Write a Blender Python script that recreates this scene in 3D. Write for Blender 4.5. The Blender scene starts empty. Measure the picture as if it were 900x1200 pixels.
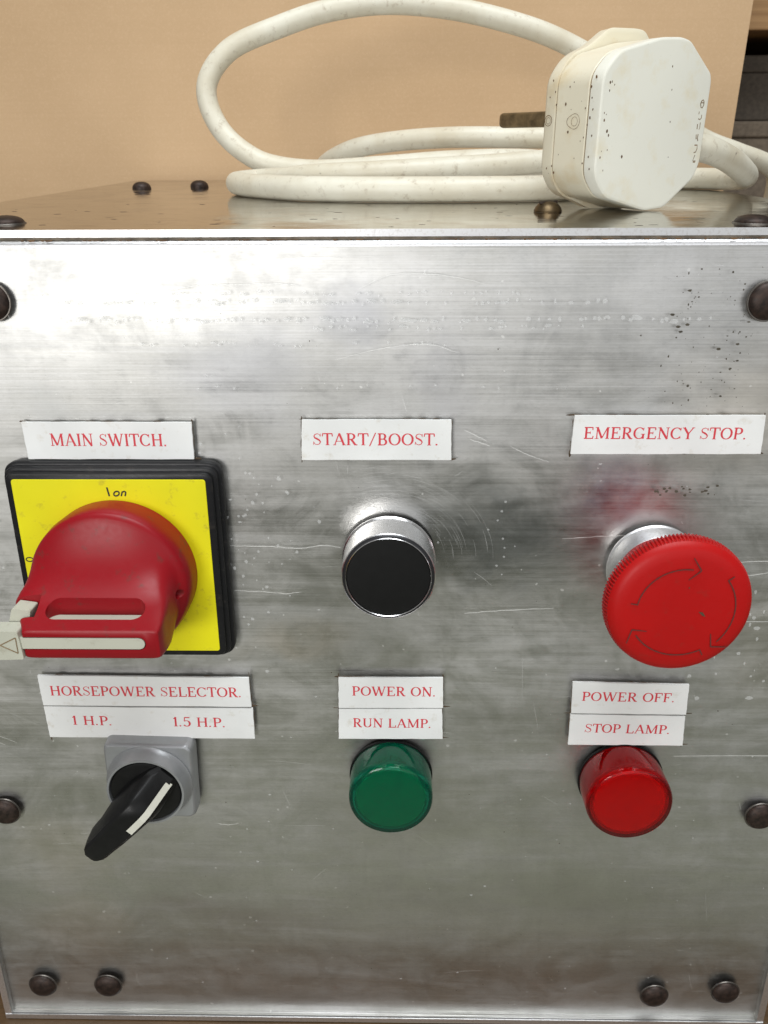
import bpy, math, random
from mathutils import Matrix, Vector
S = bpy.context.scene
COL = S.collection
MM = 0.001
rnd = random.Random(7)

# ------------------------------------------------------------------ camera
cd = bpy.data.cameras.new('camera')
cam = bpy.data.objects.new('camera', cd); COL.objects.link(cam); S.camera = cam
F_PX, PITCH, YAW, ROLL = 951.27, math.radians(24.655), math.radians(0.988), math.radians(0.313)
cd.sensor_fit = 'VERTICAL'; cd.sensor_height = 36.0; cd.sensor_width = 27.0
cd.lens = F_PX / 1200.0 * 36.0
cd.clip_start = 0.01; cd.clip_end = 50
cp, sp = math.cos(PITCH), math.sin(PITCH)
Fw = Vector((0, cp, -sp)); Rt = Vector((1, 0, 0)); Dn = Vector((0, -sp, -cp))
Rz = Matrix.Rotation(YAW, 3, 'Z'); Fw, Rt, Dn = Rz @ Fw, Rz @ Rt, Rz @ Dn
c_, s_ = math.cos(ROLL), math.sin(ROLL)
Rt, Dn = c_ * Rt + s_ * Dn, -s_ * Rt + c_ * Dn
m3 = Matrix((Rt, -Dn, -Fw)).transposed()
cam.matrix_world = Matrix.Translation(Vector((5.885, -235.26, 22.33)) * MM) @ m3.to_4x4()
cd.dof.use_dof = True; cd.dof.focus_distance = 0.27; cd.dof.aperture_fstop = 34

# ------------------------------------------------------------------ light (indoors, near a window)
wd = bpy.data.worlds.new('World'); S.world = wd; wd.use_nodes = True
bg = wd.node_tree.nodes['Background']; bg.inputs[0].default_value = (1.0, 0.985, 0.95, 1); bg.inputs[1].default_value = 0.28

def area(name, loc, target, sx, sy, power, col):
    l = bpy.data.lights.new(name, 'AREA'); l.shape = 'RECTANGLE'; l.size = sx; l.size_y = sy
    l.energy = power; l.color = col
    o = bpy.data.objects.new(name, l); COL.objects.link(o)
    o.location = loc
    o.rotation_euler = (Vector(target) - Vector(loc)).to_track_quat('-Z', 'Y').to_euler()
    return o
area('window_light', (-0.50, -1.40, 0.17), (0, 0.1, -0.02), 0.44, 0.34, 8, (1.0, 0.985, 0.96))
area('doorway_light', (0.35, -2.0, 0.40), (0, 0.0, -0.05), 3.2, 1.1, 12, (0.95, 0.97, 1.0))
area('skylight', (0.15, -0.5, 1.7), (0, 0.0, -0.1), 1.3, 1.0, 38, (0.93, 0.97, 1.0))
S.view_settings.view_transform = 'Standard'; S.view_settings.look = 'None'
S.view_settings.gamma = 1.0; S.view_settings.exposure = -0.20
S.view_settings.use_curve_mapping = False

# ------------------------------------------------------------------ material helpers
class NT:
    def __init__(s, name):
        s.m = bpy.data.materials.new(name); s.m.use_nodes = True
        s.t = s.m.node_tree; s.n = s.t.nodes; s.l = s.t.links
        s.b = s.n['Principled BSDF']; s.out = s.n['Material Output']
        tc = s.n.new('ShaderNodeTexCoord'); mp = s.n.new('ShaderNodeMapping')
        mp.inputs['Scale'].default_value = (1000, 1000, 1000)
        s.l.new(tc.outputs['Object'], mp.inputs[0]); s.co = mp.outputs[0]
    def set(s, k, v):
        i = s.b.inputs[k]
        if hasattr(v, 'links') or isinstance(v, bpy.types.NodeSocket): s.l.new(v, i)
        else: i.default_value = v if not (isinstance(v, tuple) and len(v) == 3) else (*v, 1) if i.type == 'RGBA' else v
    def scaled(s, x, y, z, co=None):
        mp = s.n.new('ShaderNodeMapping'); mp.inputs['Scale'].default_value = (x, y, z)
        s.l.new(co or s.co, mp.inputs[0]); return mp.outputs[0]
    def noise(s, sc, det=3, rough=0.5, co=None, dist=0.0):
        t = s.n.new('ShaderNodeTexNoise'); t.inputs['Scale'].default_value = sc
        t.inputs['Detail'].default_value = det; t.inputs['Roughness'].default_value = rough
        t.inputs['Distortion'].default_value = dist
        s.l.new(co or s.co, t.inputs['Vector']); return t.outputs['Fac']
    def voro(s, sc, co=None, feat='F1'):
        t = s.n.new('ShaderNodeTexVoronoi'); t.feature = feat; t.inputs['Scale'].default_value = sc
        s.l.new(co or s.co, t.inputs['Vector']); return t.outputs['Distance']
    def rng(s, v, a, b, c=0.0, d=1.0, smooth=False):
        t = s.n.new('ShaderNodeMapRange'); t.clamp = True
        if smooth: t.interpolation_type = 'SMOOTHSTEP'
        s.l.new(v, t.inputs['Value'])
        for k, x in (('From Min', a), ('From Max', b), ('To Min', c), ('To Max', d)): t.inputs[k].default_value = x
        return t.outputs['Result']
    def math(s, op, a, b=None):
        t = s.n.new('ShaderNodeMath'); t.operation = op
        for i, x in enumerate((a, b)):
            if x is None: continue
            if isinstance(x, (int, float)): t.inputs[i].default_value = x
            else: s.l.new(x, t.inputs[i])
        return t.outputs[0]
    def mix(s, f, a, b, mode='MIX'):
        t = s.n.new('ShaderNodeMix'); t.data_type = 'RGBA'; t.blend_type = mode
        for i, x in ((0, f), (6, a), (7, b)):
            if isinstance(x, (int, float)): t.inputs[i].default_value = x
            elif isinstance(x, tuple): t.inputs[i].default_value = (*x, 1)
            else: s.l.new(x, t.inputs[i])
        return t.outputs[2]
    def blob(s, cx, cs, rx, rs, lo=0.3, hi=1.0):
        """soft-edged patch centred at (cx, cs) mm on the panel"""
        mp = s.n.new('ShaderNodeMapping'); mp.vector_type = 'TEXTURE'
        mp.inputs['Location'].default_value = (cx, -cs, 0); mp.inputs['Scale'].default_value = (rx, rs, 1000)
        nz = s.n.new('ShaderNodeTexNoise'); nz.inputs['Scale'].default_value = 0.06; nz.inputs['Detail'].default_value = 4
        s.l.new(s.co, nz.inputs['Vector'])
        vm = s.n.new('ShaderNodeVectorMath'); vm.operation = 'MULTIPLY_ADD'
        vm.inputs[1].default_value = (26, 26, 0); s.l.new(nz.outputs['Color'], vm.inputs[0])
        v2 = s.n.new('ShaderNodeVectorMath'); v2.operation = 'ADD'; v2.inputs[1].default_value = (-13, -13, 0)
        s.l.new(s.co, v2.inputs[0]); s.l.new(v2.outputs[0], vm.inputs[2])
        s.l.new(vm.outputs[0], mp.inputs[0])
        ln = s.n.new('ShaderNodeVectorMath'); ln.operation = 'LENGTH'; s.l.new(mp.outputs[0], ln.inputs[0])
        return s.rng(ln.outputs['Value'], hi, lo, 0, 1, True)
    def bump(s, h, strength=0.2, dist=0.1, prev=None):
        t = s.n.new('ShaderNodeBump'); t.inputs['Strength'].default_value = strength
        t.inputs['Distance'].default_value = dist * MM
        s.l.new(h, t.inputs['Height'])
        if prev is not None: s.l.new(prev, t.inputs['Normal'])
        s.l.new(t.outputs[0], s.b.inputs['Normal']); return t.outputs[0]

def plastic(name, col, rough=0.4, dirt=(0.12, 0.08, 0.04), amt=0.25, grain=0.15, spec=0.28):
    N = NT(name)
    a = N.rng(N.noise(0.25, 6, 0.65), 0.58, 0.75)
    f = N.math('MULTIPLY', a, amt)
    c = N.mix(f, col, dirt)
    v = N.rng(N.noise(0.05, 3), 0.3, 0.7, 0.93, 1.05)
    c = N.mix(1.0, c, N.mix(0.0, v, v), 'MULTIPLY')
    N.set('Base Color', c)
    N.set('Roughness', N.rng(N.noise(0.6, 5, 0.7), 0.3, 0.7, max(0.02, rough - 0.03), rough + 0.05))
    N.set('Specular IOR Level', spec)
    N.bump(N.noise(3.0, 4, 0.6), grain, 0.08)
    return N.m

def aluminium_panel():
    N = NT('worn_brushed_aluminium')
    big = N.noise(0.018, 4, 0.55, dist=0.6)
    mid = N.noise(0.09, 5, 0.6, dist=0.4)
    brush = N.noise(1.0, 4, 0.7, N.scaled(0.012, 2.2, 1))
    brush2 = N.noise(1.0, 3, 0.6, N.scaled(0.006, 0.55, 1))
    streak = N.noise(1.0, 5, 0.65, N.scaled(0.30, 0.02, 1))
    c = N.mix(N.rng(big, 0.35, 0.65), (0.51, 0.505, 0.48), (0.60, 0.595, 0.58))
    c = N.mix(N.rng(mid, 0.45, 0.75, 0, 0.25), c, (0.40, 0.395, 0.37))
    sepy = N.n.new('ShaderNodeSeparateXYZ'); N.l.new(N.co, sepy.inputs[0])
    upper = N.rng(sepy.outputs['Y'], -75, -35, 0.25, 1.0, True)
    c = N.mix(N.math('MULTIPLY', N.rng(brush, 0.44, 0.66, 0.0, 0.40), upper), c, (0.80, 0.80, 0.81))
    c = N.mix(N.math('MULTIPLY', N.rng(brush, 0.44, 0.30, 0.0, 0.42), upper), c, (0.36, 0.36, 0.38))
    c = N.mix(N.rng(streak, 0.50, 0.72, 0, 0.12), c, (0.34, 0.335, 0.32))
    def wipe(rot, sx, sy, sc=1.0):
        mp = N.n.new('ShaderNodeMapping'); mp.inputs['Rotation'].default_value = (0, 0, rot); mp.inputs['Scale'].default_value = (sx, sy, 1)
        N.l.new(N.co, mp.inputs[0]); return N.noise(sc, 5, 0.62, mp.outputs[0], 1.2)
    w1 = wipe(0.9, 0.012, 0.075); w2 = wipe(-0.5, 0.02, 0.12); w3 = N.noise(0.035, 6, 0.65, dist=1.8)
    c = N.mix(N.rng(w1, 0.46, 0.70, 0, 0.22), c, (0.72, 0.72, 0.73))
    c = N.mix(N.rng(w2, 0.46, 0.72, 0, 0.20), c, (0.36, 0.36, 0.35))
    c = N.mix(N.rng(w3, 0.46, 0.72, 0, 0.20), c, (0.38, 0.385, 0.37))
    gr2 = N.noise(1.6, 3, 0.8, N.scaled(0.35, 1, 1))
    c = N.mix(N.rng(gr2, 0.55, 0.75, 0, 0.22), c, (0.80, 0.80, 0.80))
    c = N.mix(N.rng(gr2, 0.45, 0.28, 0, 0.25), c, (0.30, 0.30, 0.29))
    # old purple heat/ink stain by the red button; dark reflection painted into the colour mid-panel; brownish and other tints elsewhere
    pu = N.math('MULTIPLY', N.blob(71, 78, 20, 17, 0.1, 1.0), N.rng(N.noise(0.12, 5, 0.7), 0.3, 0.6, 0.3, 0.95))
    c = N.mix(N.math('MULTIPLY', pu, 0.65), c, (0.235, 0.235, 0.30))
    dark_refl = N.math('MULTIPLY', N.blob(38, 93, 44, 28, 0.15, 1.0), N.rng(mid, 0.3, 0.6, 0.6, 1.0))
    c = N.mix(N.math('MULTIPLY', dark_refl, 0.80), c, (0.15, 0.16, 0.155))
    for (x, s_, a, b, am, col) in ((-30, 132, 30, 12, 0.35, (0.52, 0.45, 0.34)), (112, 52, 34, 30, 0.35, (0.80, 0.72, 0.60)),
                                   (-120, 220, 30, 24, 0.3, (0.68, 0.62, 0.52)), (50, 160, 60, 9, 0.3, (0.30, 0.30, 0.26)),
                                   (60, 240, 90, 22, 0.32, (0.30, 0.30, 0.25)), (-60, 252, 60, 12, 0.35, (0.33, 0.29, 0.27)), (-118, 262, 26, 34, 0.35, (0.66, 0.58, 0.52)),
                                   (-135, 140, 22, 40, 0.3, (0.72, 0.70, 0.66)), (-40, 40, 30, 22, 0.35, (0.42, 0.43, 0.47)), (128, 130, 22, 40, 0.3, (0.66, 0.62, 0.54)), (-8, 22, 15, 14, 0.45, (0.42, 0.43, 0.47)), (20, 46, 13, 30, 0.3, (0.5, 0.5, 0.53)), (-100, 52, 12, 12, 0.3, (0.45, 0.46, 0.46)), (14, 205, 60, 10, 0.25, (0.36, 0.36, 0.31))):
        c = N.mix(N.math('MULTIPLY', N.blob(x, s_, a, b, 0.1, 1.0), am), c, col)
    # small pale oxide spots and dark pits
    sp1 = N.voro(0.22); sz = N.noise(0.4, 2)
    spots = N.math('LESS_THAN', sp1, N.rng(sz, 0.52, 0.8, 0.0, 0.24))
    c = N.mix(N.math('MULTIPLY', spots, 0.45), c, (0.88, 0.88, 0.86))
    pit = N.math('LESS_THAN', N.voro(0.55), N.rng(N.noise(0.3, 2), 0.62, 0.8, 0.0, 0.16))
    c = N.mix(N.math('MULTIPLY', pit, 0.5), c, (0.12, 0.11, 0.10))
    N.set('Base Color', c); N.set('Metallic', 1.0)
    r = N.rng(N.math('ADD', N.math('MULTIPLY', brush, 0.5), N.math('MULTIPLY', mid, 0.5)), 0.35, 0.65, 0.34, 0.47)
    r = N.math('SUBTRACT', r, N.math('MULTIPLY', dark_refl, 0.07))
    r = N.math('SUBTRACT', r, N.math('MULTIPLY', N.blob(3.5, 96, 30, 24, 0.2, 1.0), 0.10))
    r = N.math('SUBTRACT', r, N.math('MULTIPLY', N.blob(83.5, 94, 30, 24, 0.2, 1.0), 0.08))
    r = N.math('ADD', r, N.math('MULTIPLY', spots, 0.1))
    r = N.math('ADD', r, N.rng(w1, 0.4, 0.66, -0.03, 0.08)); r = N.math('ADD', r, N.rng(w3, 0.4, 0.64, 0.03, -0.06))
    N.set('Roughness', r)
    N.set('Anisotropic', 0.25)
    b1 = N.bump(brush, 0.03, 0.02)
    b2 = N.bump(brush2, 0.06, 0.10, b1)
    b3 = N.bump(N.noise(1.0, 2, 0.5, N.scaled(0.008, 0.035, 1)), 0.4, 1.2, b2)
    # fine random scratches
    h = None
    return N.m

def bright_alu(name='cut_aluminium_edge', rough=0.3, dirty=0.4):
    N = NT(name)
    n = N.noise(0.9, 6, 0.7)
    N.set('Base Color', N.mix(N.rng(n, 0.5, 0.72, 0, dirty), (0.86, 0.86, 0.87), (0.30, 0.24, 0.18)))
    N.set('Metallic', 1.0); N.set('Roughness', N.rng(n, 0.3, 0.7, rough, rough + 0.15))
    N.bump(N.noise(1.0, 4, 0.7, N.scaled(0.1, 3, 3)), 0.25, 0.05)
    return N.m

def top_alu():
    N = NT('smooth_dull_aluminium')
    mid = N.noise(0.05, 5, 0.6)
    st = N.noise(1.0, 5, 0.7, N.scaled(0.10, 0.5, 1))
    c = N.mix(N.rng(mid, 0.3, 0.7), (0.50, 0.49, 0.46), (0.66, 0.65, 0.62))
    c = N.mix(N.rng(st, 0.55, 0.62, 0, 0.7), c, (0.22, 0.17, 0.12))
    N.set('Base Color', c); N.set('Metallic', 1.0); N.set('Specular Tint', (0.85, 0.83, 0.80))
    N.set('Roughness', N.rng(mid, 0.35, 0.7, 0.05, 0.20))
    N.bump(N.noise(1.0, 3, 0.5, N.scaled(0.02, 0.05, 1)), 0.35, 0.5)
    return N.m

def rust_metal():
    N = NT('oxidised_brown_rivet')
    n = N.noise(0.5, 6, 0.7)
    N.set('Base Color', N.mix(N.rng(n, 0.35, 0.65), (0.016, 0.011, 0.009), (0.055, 0.034, 0.026)))
    N.set('Metallic', 0.5); N.set('Roughness', N.rng(n, 0.3, 0.7, 0.38, 0.6))
    N.bump(n, 0.4, 0.15)
    return N.m

def simple(name, col, rough=0.5, metal=0.0, bumpy=0.0, coat=0.0, var=0.1):
    N = NT(name)
    n = N.noise(0.3, 5, 0.6)
    dk = tuple(x * (1 - var) for x in col)
    N.set('Base Color', N.mix(N.rng(n, 0.3, 0.7), col, dk)); N.set('Roughness', rough); N.set('Metallic', metal)
    if coat: N.set('Coat Weight', coat); N.set('Coat Roughness', 0.08)
    if bumpy: N.bump(N.noise(1.5, 5, 0.7), bumpy, 0.1)
    return N.m

def plug_plastic(nm='yellowed_cream_plastic', ca=(0.83, 0.82, 0.72), cbb=(0.78, 0.71, 0.52)):
    N = NT(nm)
    y = N.noise(0.09, 4, 0.6)
    c = N.mix(N.rng(y, 0.52, 0.80), ca, cbb)
    v = N.math('LESS_THAN', N.voro(0.26), N.rng(N.noise(0.6, 3), 0.60, 0.8, 0.0, 0.24))
    c = N.mix(N.math('MULTIPLY', v, 0.8), c, (0.13, 0.075, 0.035))
    v2 = N.rng(N.noise(0.7, 6, 0.75), 0.64, 0.78, 0, 0.7)
    c = N.mix(v2, c, (0.30, 0.20, 0.10))
    N.set('Base Color', c)
    N.set('Roughness', N.rng(N.noise(0.4, 4), 0.3, 0.7, 0.28, 0.42))
    N.set('Subsurface Weight', 0.0)
    N.bump(N.noise(1.2, 5, 0.6), 0.15, 0.08)
    return N.m

def cable_rubber():
    N = NT('grubby_cream_cable')
    y = N.noise(0.045, 4, 0.6)
    c = N.mix(N.rng(y, 0.35, 0.7), (0.76, 0.73, 0.61), (0.64, 0.585, 0.45))
    st = N.noise(0.28, 6, 0.72)
    c = N.mix(N.rng(st, 0.56, 0.72, 0, 0.60), c, (0.34, 0.26, 0.17))
    v = N.math('LESS_THAN', N.voro(0.12), N.rng(N.noise(0.5, 3), 0.56, 0.8, 0.0, 0.15))
    c = N.mix(N.math('MULTIPLY', v, 0.8), c, (0.07, 0.045, 0.03))
    N.set('Base Color', c); N.set('Roughness', N.rng(st, 0.3, 0.7, 0.38, 0.55))
    N.bump(N.noise(0.5, 5, 0.6), 0.2, 0.2)
    return N.m

def cardboard():
    N = NT('kraft_cardboard')
    c = N.mix(N.rng(N.noise(0.012, 3), 0.3, 0.7), (0.545, 0.37, 0.212), (0.615, 0.424, 0.25))
    fib = N.noise(0.9, 6, 0.8, N.scaled(0.9, 1, 1))
    c = N.mix(N.rng(fib, 0.5, 0.75, 0, 0.5), c, (0.72, 0.53, 0.34))
    fib2 = N.noise(1.7, 4, 0.8)
    c = N.mix(N.rng(fib2, 0.58, 0.75, 0, 0.45), c, (0.38, 0.23, 0.11))
    c = N.mix(N.math('MULTIPLY', N.math('LESS_THAN', N.voro(0.08), N.rng(N.noise(0.3, 2), 0.6, 0.8, 0, 0.08)), 0.6), c, (0.82, 0.68, 0.5))
    flute = N.noise(1.0, 2, 0.5, N.scaled(0.0015, 1, 0.55))
    c = N.mix(N.rng(flute, 0.4, 0.65, 0, 0.05), c, (0.42, 0.27, 0.14))
    N.set('Base Color', c); N.set('Roughness', 0.8); N.set('Specular IOR Level', 0.25)
    b = N.bump(flute, 0.15, 0.2); N.bump(fib, 0.3, 0.1, b)
    return N.m

def wood(name, a, b, rough=0.5):
    N = NT(name)
    g = N.noise(1.0, 6, 0.7, N.scaled(0.006, 0.16, 0.16), dist=1.0)
    N.set('Base Color', N.mix(N.rng(g, 0.35, 0.65), a, b)); N.set('Roughness', rough)
    N.bump(g, 0.3, 0.2)
    return N.m

def lens(name, col):
    N = NT(name)
    N.set('Base Color', col); N.set('Transmission Weight', 0.92); N.set('IOR', 1.33); N.set('Roughness', 0.10)
    N.bump(N.noise(0.3, 3), 0.12, 0.2)
    return N.m

M = dict(
    panel=aluminium_panel(), edge=bright_alu(), chrome=bright_alu('satin_chrome', 0.16, 0.08), top=top_alu(), rivet=rust_metal(),
    inner=simple('dark_cavity', (0.05, 0.035, 0.025), 0.9),
    grime=simple('brown_grime', (0.10, 0.065, 0.035), 0.8, var=0.5),
    black=plastic('black_plastic', (0.012, 0.012, 0.013), 0.32, (0.09, 0.075, 0.06), 0.35, 0.2),
    cap=simple('matt_black_cap', (0.006, 0.006, 0.006), 0.5, var=0.3),
    dark_ring=simple('dark_reflection_ring', (0.035, 0.035, 0.038), 0.3, 0.5),
    yellow=plastic('yellow_plate', (0.80, 0.74, 0.008), 0.42, (0.34, 0.26, 0.04), 0.55, 0.08),
    red=plastic('dull_red_plastic', (0.27, 0.004, 0.009), 0.36, (0.10, 0.035, 0.025), 0.75, 0.10),
    bred=plastic('bright_red_plastic', (0.45, 0.003, 0.003), 0.42, (0.25, 0.03, 0.02), 0.4, 0.08),
    grey=plastic('pale_grey_plastic', (0.52, 0.52, 0.43), 0.42, (0.25, 0.20, 0.12), 0.4, 0.1),
    white=plastic('white_laminate', (0.85, 0.855, 0.84), 0.35, (0.52, 0.44, 0.30), 0.38, 0.04),
    ink=simple('red_engraving', (0.72, 0.05, 0.07), 0.6),
    bink=simple('black_print', (0.01, 0.01, 0.01), 0.5),
    dink=simple('dirt_filled_groove', (0.12, 0.02, 0.015), 0.7),
    cast=simple('grey_cast_bezel', (0.40, 0.41, 0.42), 0.38, 0.55, 0.05),
    knob=simple('black_knob_plastic', (0.010, 0.010, 0.010), 0.36, bumpy=0.08, var=0.4),
    mark=simple('white_marker_inlay', (0.66, 0.65, 0.56), 0.5),
    green_l=lens('green_lens', (0.0, 0.38, 0.23)), red_l=lens('red_lens', (0.80, 0.0, 0.006)),
    green_d=simple('green_diffuser', (0.02, 0.62, 0.42), 0.6), red_d=simple('red_diffuser', (0.75, 0.02, 0.03), 0.6),
    plug=plug_plastic(), cable=cable_rubber(), brass=simple('tarnished_brass', (0.30, 0.215, 0.11), 0.42, 0.6, 0.3, var=0.6),
    brass2=simple('dull_brass_screw', (0.17, 0.12, 0.065), 0.42, 0.9, 0.3, var=0.6),
    stain=simple('rust_brown_stain', (0.30, 0.20, 0.10), 0.7, var=0.5),
    card=cardboard(), cardcore=simple('cardboard_cut_edge', (0.50, 0.38, 0.24), 0.85, bumpy=0.4),
    table=wood('dark_brown_wood', (0.055, 0.030, 0.012), (0.125, 0.070, 0.028), 0.45),
    concrete=simple('grey_concrete', (0.50, 0.51, 0.40), 0.8, bumpy=0.3, var=0.3),
    shelf=wood('orange_brown_wood', (0.30, 0.16, 0.06), (0.42, 0.24, 0.10), 0.55),
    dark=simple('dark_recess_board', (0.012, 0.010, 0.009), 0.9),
    box1=simple('dull_brown_box', (0.20, 0.155, 0.11), 0.8, bumpy=0.2, var=0.4),
    box2=simple('dark_brown_box', (0.11, 0.088, 0.066), 0.8, bumpy=0.2, var=0.4),
    rim=simple('dull_metal_rim', (0.22, 0.20, 0.18), 0.4, 0.9, 0.1, var=0.5),
    seam=simple('dirty_seam', (0.34, 0.29, 0.23), 0.7, 0.3, 0.3, var=0.6),
    stain2=simple('dark_brown_speck', (0.20, 0.11, 0.05), 0.7, var=0.6),
    satin=bright_alu('dull_satin_collar', 0.34, 0.35), side=plug_plastic('yellowed_side_plastic', (0.82, 0.765, 0.60), (0.74, 0.62, 0.40)),
    holder_g=simple('green_lamp_barrel', (0.02, 0.20, 0.13), 0.6), holder_r=simple('red_lamp_barrel', (0.32, 0.03, 0.04), 0.6),
    specks=simple('black_corrosion_speck', (0.10, 0.085, 0.06), 0.8, var=0.5),
)
for k_ in ('cap', 'knob', 'black'): M[k_].node_tree.nodes['Principled BSDF'].inputs['Specular IOR Level'].default_value = 0.22
def translucent(name, col, rough, metal, alpha):
    m = simple(name, col, rough, metal); m.node_tree.nodes['Principled BSDF'].inputs['Alpha'].default_value = alpha
    return m
M['scratch'] = translucent('bright_scratch', (0.97, 0.97, 0.95), 0.5, 0.6, 0.80)
M['fine'] = translucent('faint_scratch', (0.95, 0.95, 0.94), 0.5, 0.7, 0.40)
M['residue'] = translucent('dried_water_mark', (0.97, 0.98, 0.98), 0.6, 0.0, 0.27)

# ------------------------------------------------------------------ object helpers
WM = {}
def reg(o, world, parent=None, label=None, cat=None, group=None, kind=None):
    COL.objects.link(o); WM[o.name] = world
    if parent is not None:
        o.parent = parent; o.matrix_basis = WM[parent.name].inverted() @ world
    else: o.matrix_basis = world
    if label: o['label'] = label
    if cat: o['category'] = cat
    if group: o['group'] = group
    if kind: o['kind'] = kind
    return o
def mesh(name, vf, mat, smooth=30):
    v, f = vf
    me = bpy.data.meshes.new(name); me.from_pydata([(x * MM, y * MM, z * MM) for x, y, z in v], [], f)
    import bmesh
    bm = bmesh.new(); bm.from_mesh(me); bmesh.ops.recalc_face_normals(bm, faces=bm.faces); bm.to_mesh(me); bm.free()
    me.materials.append(mat)
    if smooth:
        me.shade_smooth(); me.set_sharp_from_angle(angle=math.radians(smooth))
    return me
def obj(name, vf, mat, world, parent=None, smooth=30, bev=0, **k):
    o = bpy.data.objects.new(name, mesh(name, vf, mat, smooth))
    if bev:
        b = o.modifiers.new('bevel', 'BEVEL'); b.width = bev * MM; b.segments = 3; b.limit_method = 'ANGLE'; b.angle_limit = math.radians(40)
        b.harden_normals = False
    return reg(o, world, parent, **k)
def empty(name, world, parent=None, **k):
    o = bpy.data.objects.new(name, None); o.empty_display_size = 0.02
    return reg(o, world, parent, **k)
T = Matrix.Translation
def mm(x, y, z): return T(Vector((x, y, z)) * MM)

def join(*parts):
    V, Fc = [], []
    for v, f in parts:
        n = len(V); V += list(v); Fc += [tuple(i + n for i in q) for q in f]
    return V, Fc
def box(x0, x1, y0, y1, z0, z1):
    v = [(x, y, z) for x in (x0, x1) for y in (y0, y1) for z in (z0, z1)]
    return v, [(0, 1, 3, 2), (4, 6, 7, 5), (0, 4, 5, 1), (2, 3, 7, 6), (0, 2, 6, 4), (1, 5, 7, 3)]
def prism(poly, z0, z1):
    n = len(poly)
    v = [(x, y, z0) for x, y in poly] + [(x, y, z1) for x, y in poly]
    return v, [tuple(range(n - 1, -1, -1)), tuple(range(n, 2 * n))] + [(i, (i + 1) % n, n + (i + 1) % n, n + i) for i in range(n)]
def loft(rings, cap0=True, cap1=True):
    v = [p for r in rings for p in r]; n = len(rings[0]); f = []
    for k in range(len(rings) - 1):
        for i in range(n):
            j = (i + 1) % n; f.append((k * n + i, k * n + j, (k + 1) * n + j, (k + 1) * n + i))
    if cap0: f.append(tuple(range(n - 1, -1, -1)))
    if cap1: f.append(tuple((len(rings) - 1) * n + i for i in range(n)))
    return v, f
def lathe(prof, n=72, knurl=None):
    """profile [(r, z)] about local z; knurl=(index set, amplitude)"""
    rings = []
    for k, (r, z) in enumerate(prof):
        ring = []
        for i in range(n):
            a = 2 * math.pi * i / n; rr = r
            if knurl and k in knurl[0]: rr = r - (knurl[1] if i % 4 < 2 else 0)
            ring.append((rr * math.cos(a), rr * math.sin(a), z))
        rings.append(ring)
    return loft(rings)
def fillet(poly, r, seg=5):
    out = []; n = len(poly)
    for i in range(n):
        p0, p, p1 = Vector(poly[i - 1]), Vector(poly[i]), Vector(poly[(i + 1) % n])
        rr = r[i] if isinstance(r, (list, tuple)) else r
        a, b = (p0 - p), (p1 - p)
        d = min(rr, a.length * 0.45, b.length * 0.45)
        A, B = p + a.normalized() * d, p + b.normalized() * d
        for k in range(seg + 1):
            t = k / seg; q = A * (1 - t) ** 2 + p * 2 * t * (1 - t) + B * t * t
            out.append((q.x, q.y))
    return out
def inset(poly, d):
    n = len(poly); area_ = sum(poly[i - 1][0] * poly[i][1] - poly[i][0] * poly[i - 1][1] for i in range(n))
    sg = 1 if area_ > 0 else -1; out = []
    for i in range(n):
        p0, p, p1 = Vector(poly[i - 1]), Vector(poly[i]), Vector(poly[(i + 1) % n])
        e = (p1 - p0)
        if e.length < 1e-9: out.append(tuple(p)); continue
        e.normalize(); nrm = Vector((-e.y, e.x)) * sg; q = p + nrm * d; out.append((q.x, q.y))
    return out
def catmull(P, m=10):
    P = [Vector(p) for p in P]; Q = [P[0] * 2 - P[1]] + P + [P[-1] * 2 - P[-2]]; out = []
    for i in range(1, len(Q) - 2):
        a, b, c, d = Q[i - 1:i + 3]
        for k in range(m):
            t = k / m
            out.append(0.5 * ((2 * b) + (c - a) * t + (2 * a - 5 * b + 4 * c - d) * t * t + (3 * b - a - 3 * c + d) * t ** 3))
    out.append(P[-1]); return out
def tube(path, r, n=20):
    rings = []; t0 = (path[1] - path[0]).normalized(); nrm = t0.orthogonal().normalized()
    for i, p in enumerate(path):
        t = (path[min(i + 1, len(path) - 1)] - path[max(i - 1, 0)]).normalized()
        nrm = (nrm - t * nrm.dot(t)).normalized(); b = t.cross(nrm)
        rr = r(i / len(path)) if callable(r) else r
        rings.append([tuple(p + rr * (math.cos(2 * math.pi * k / n) * nrm + math.sin(2 * math.pi * k / n) * b)) for k in range(n)])
    return loft(rings)

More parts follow.
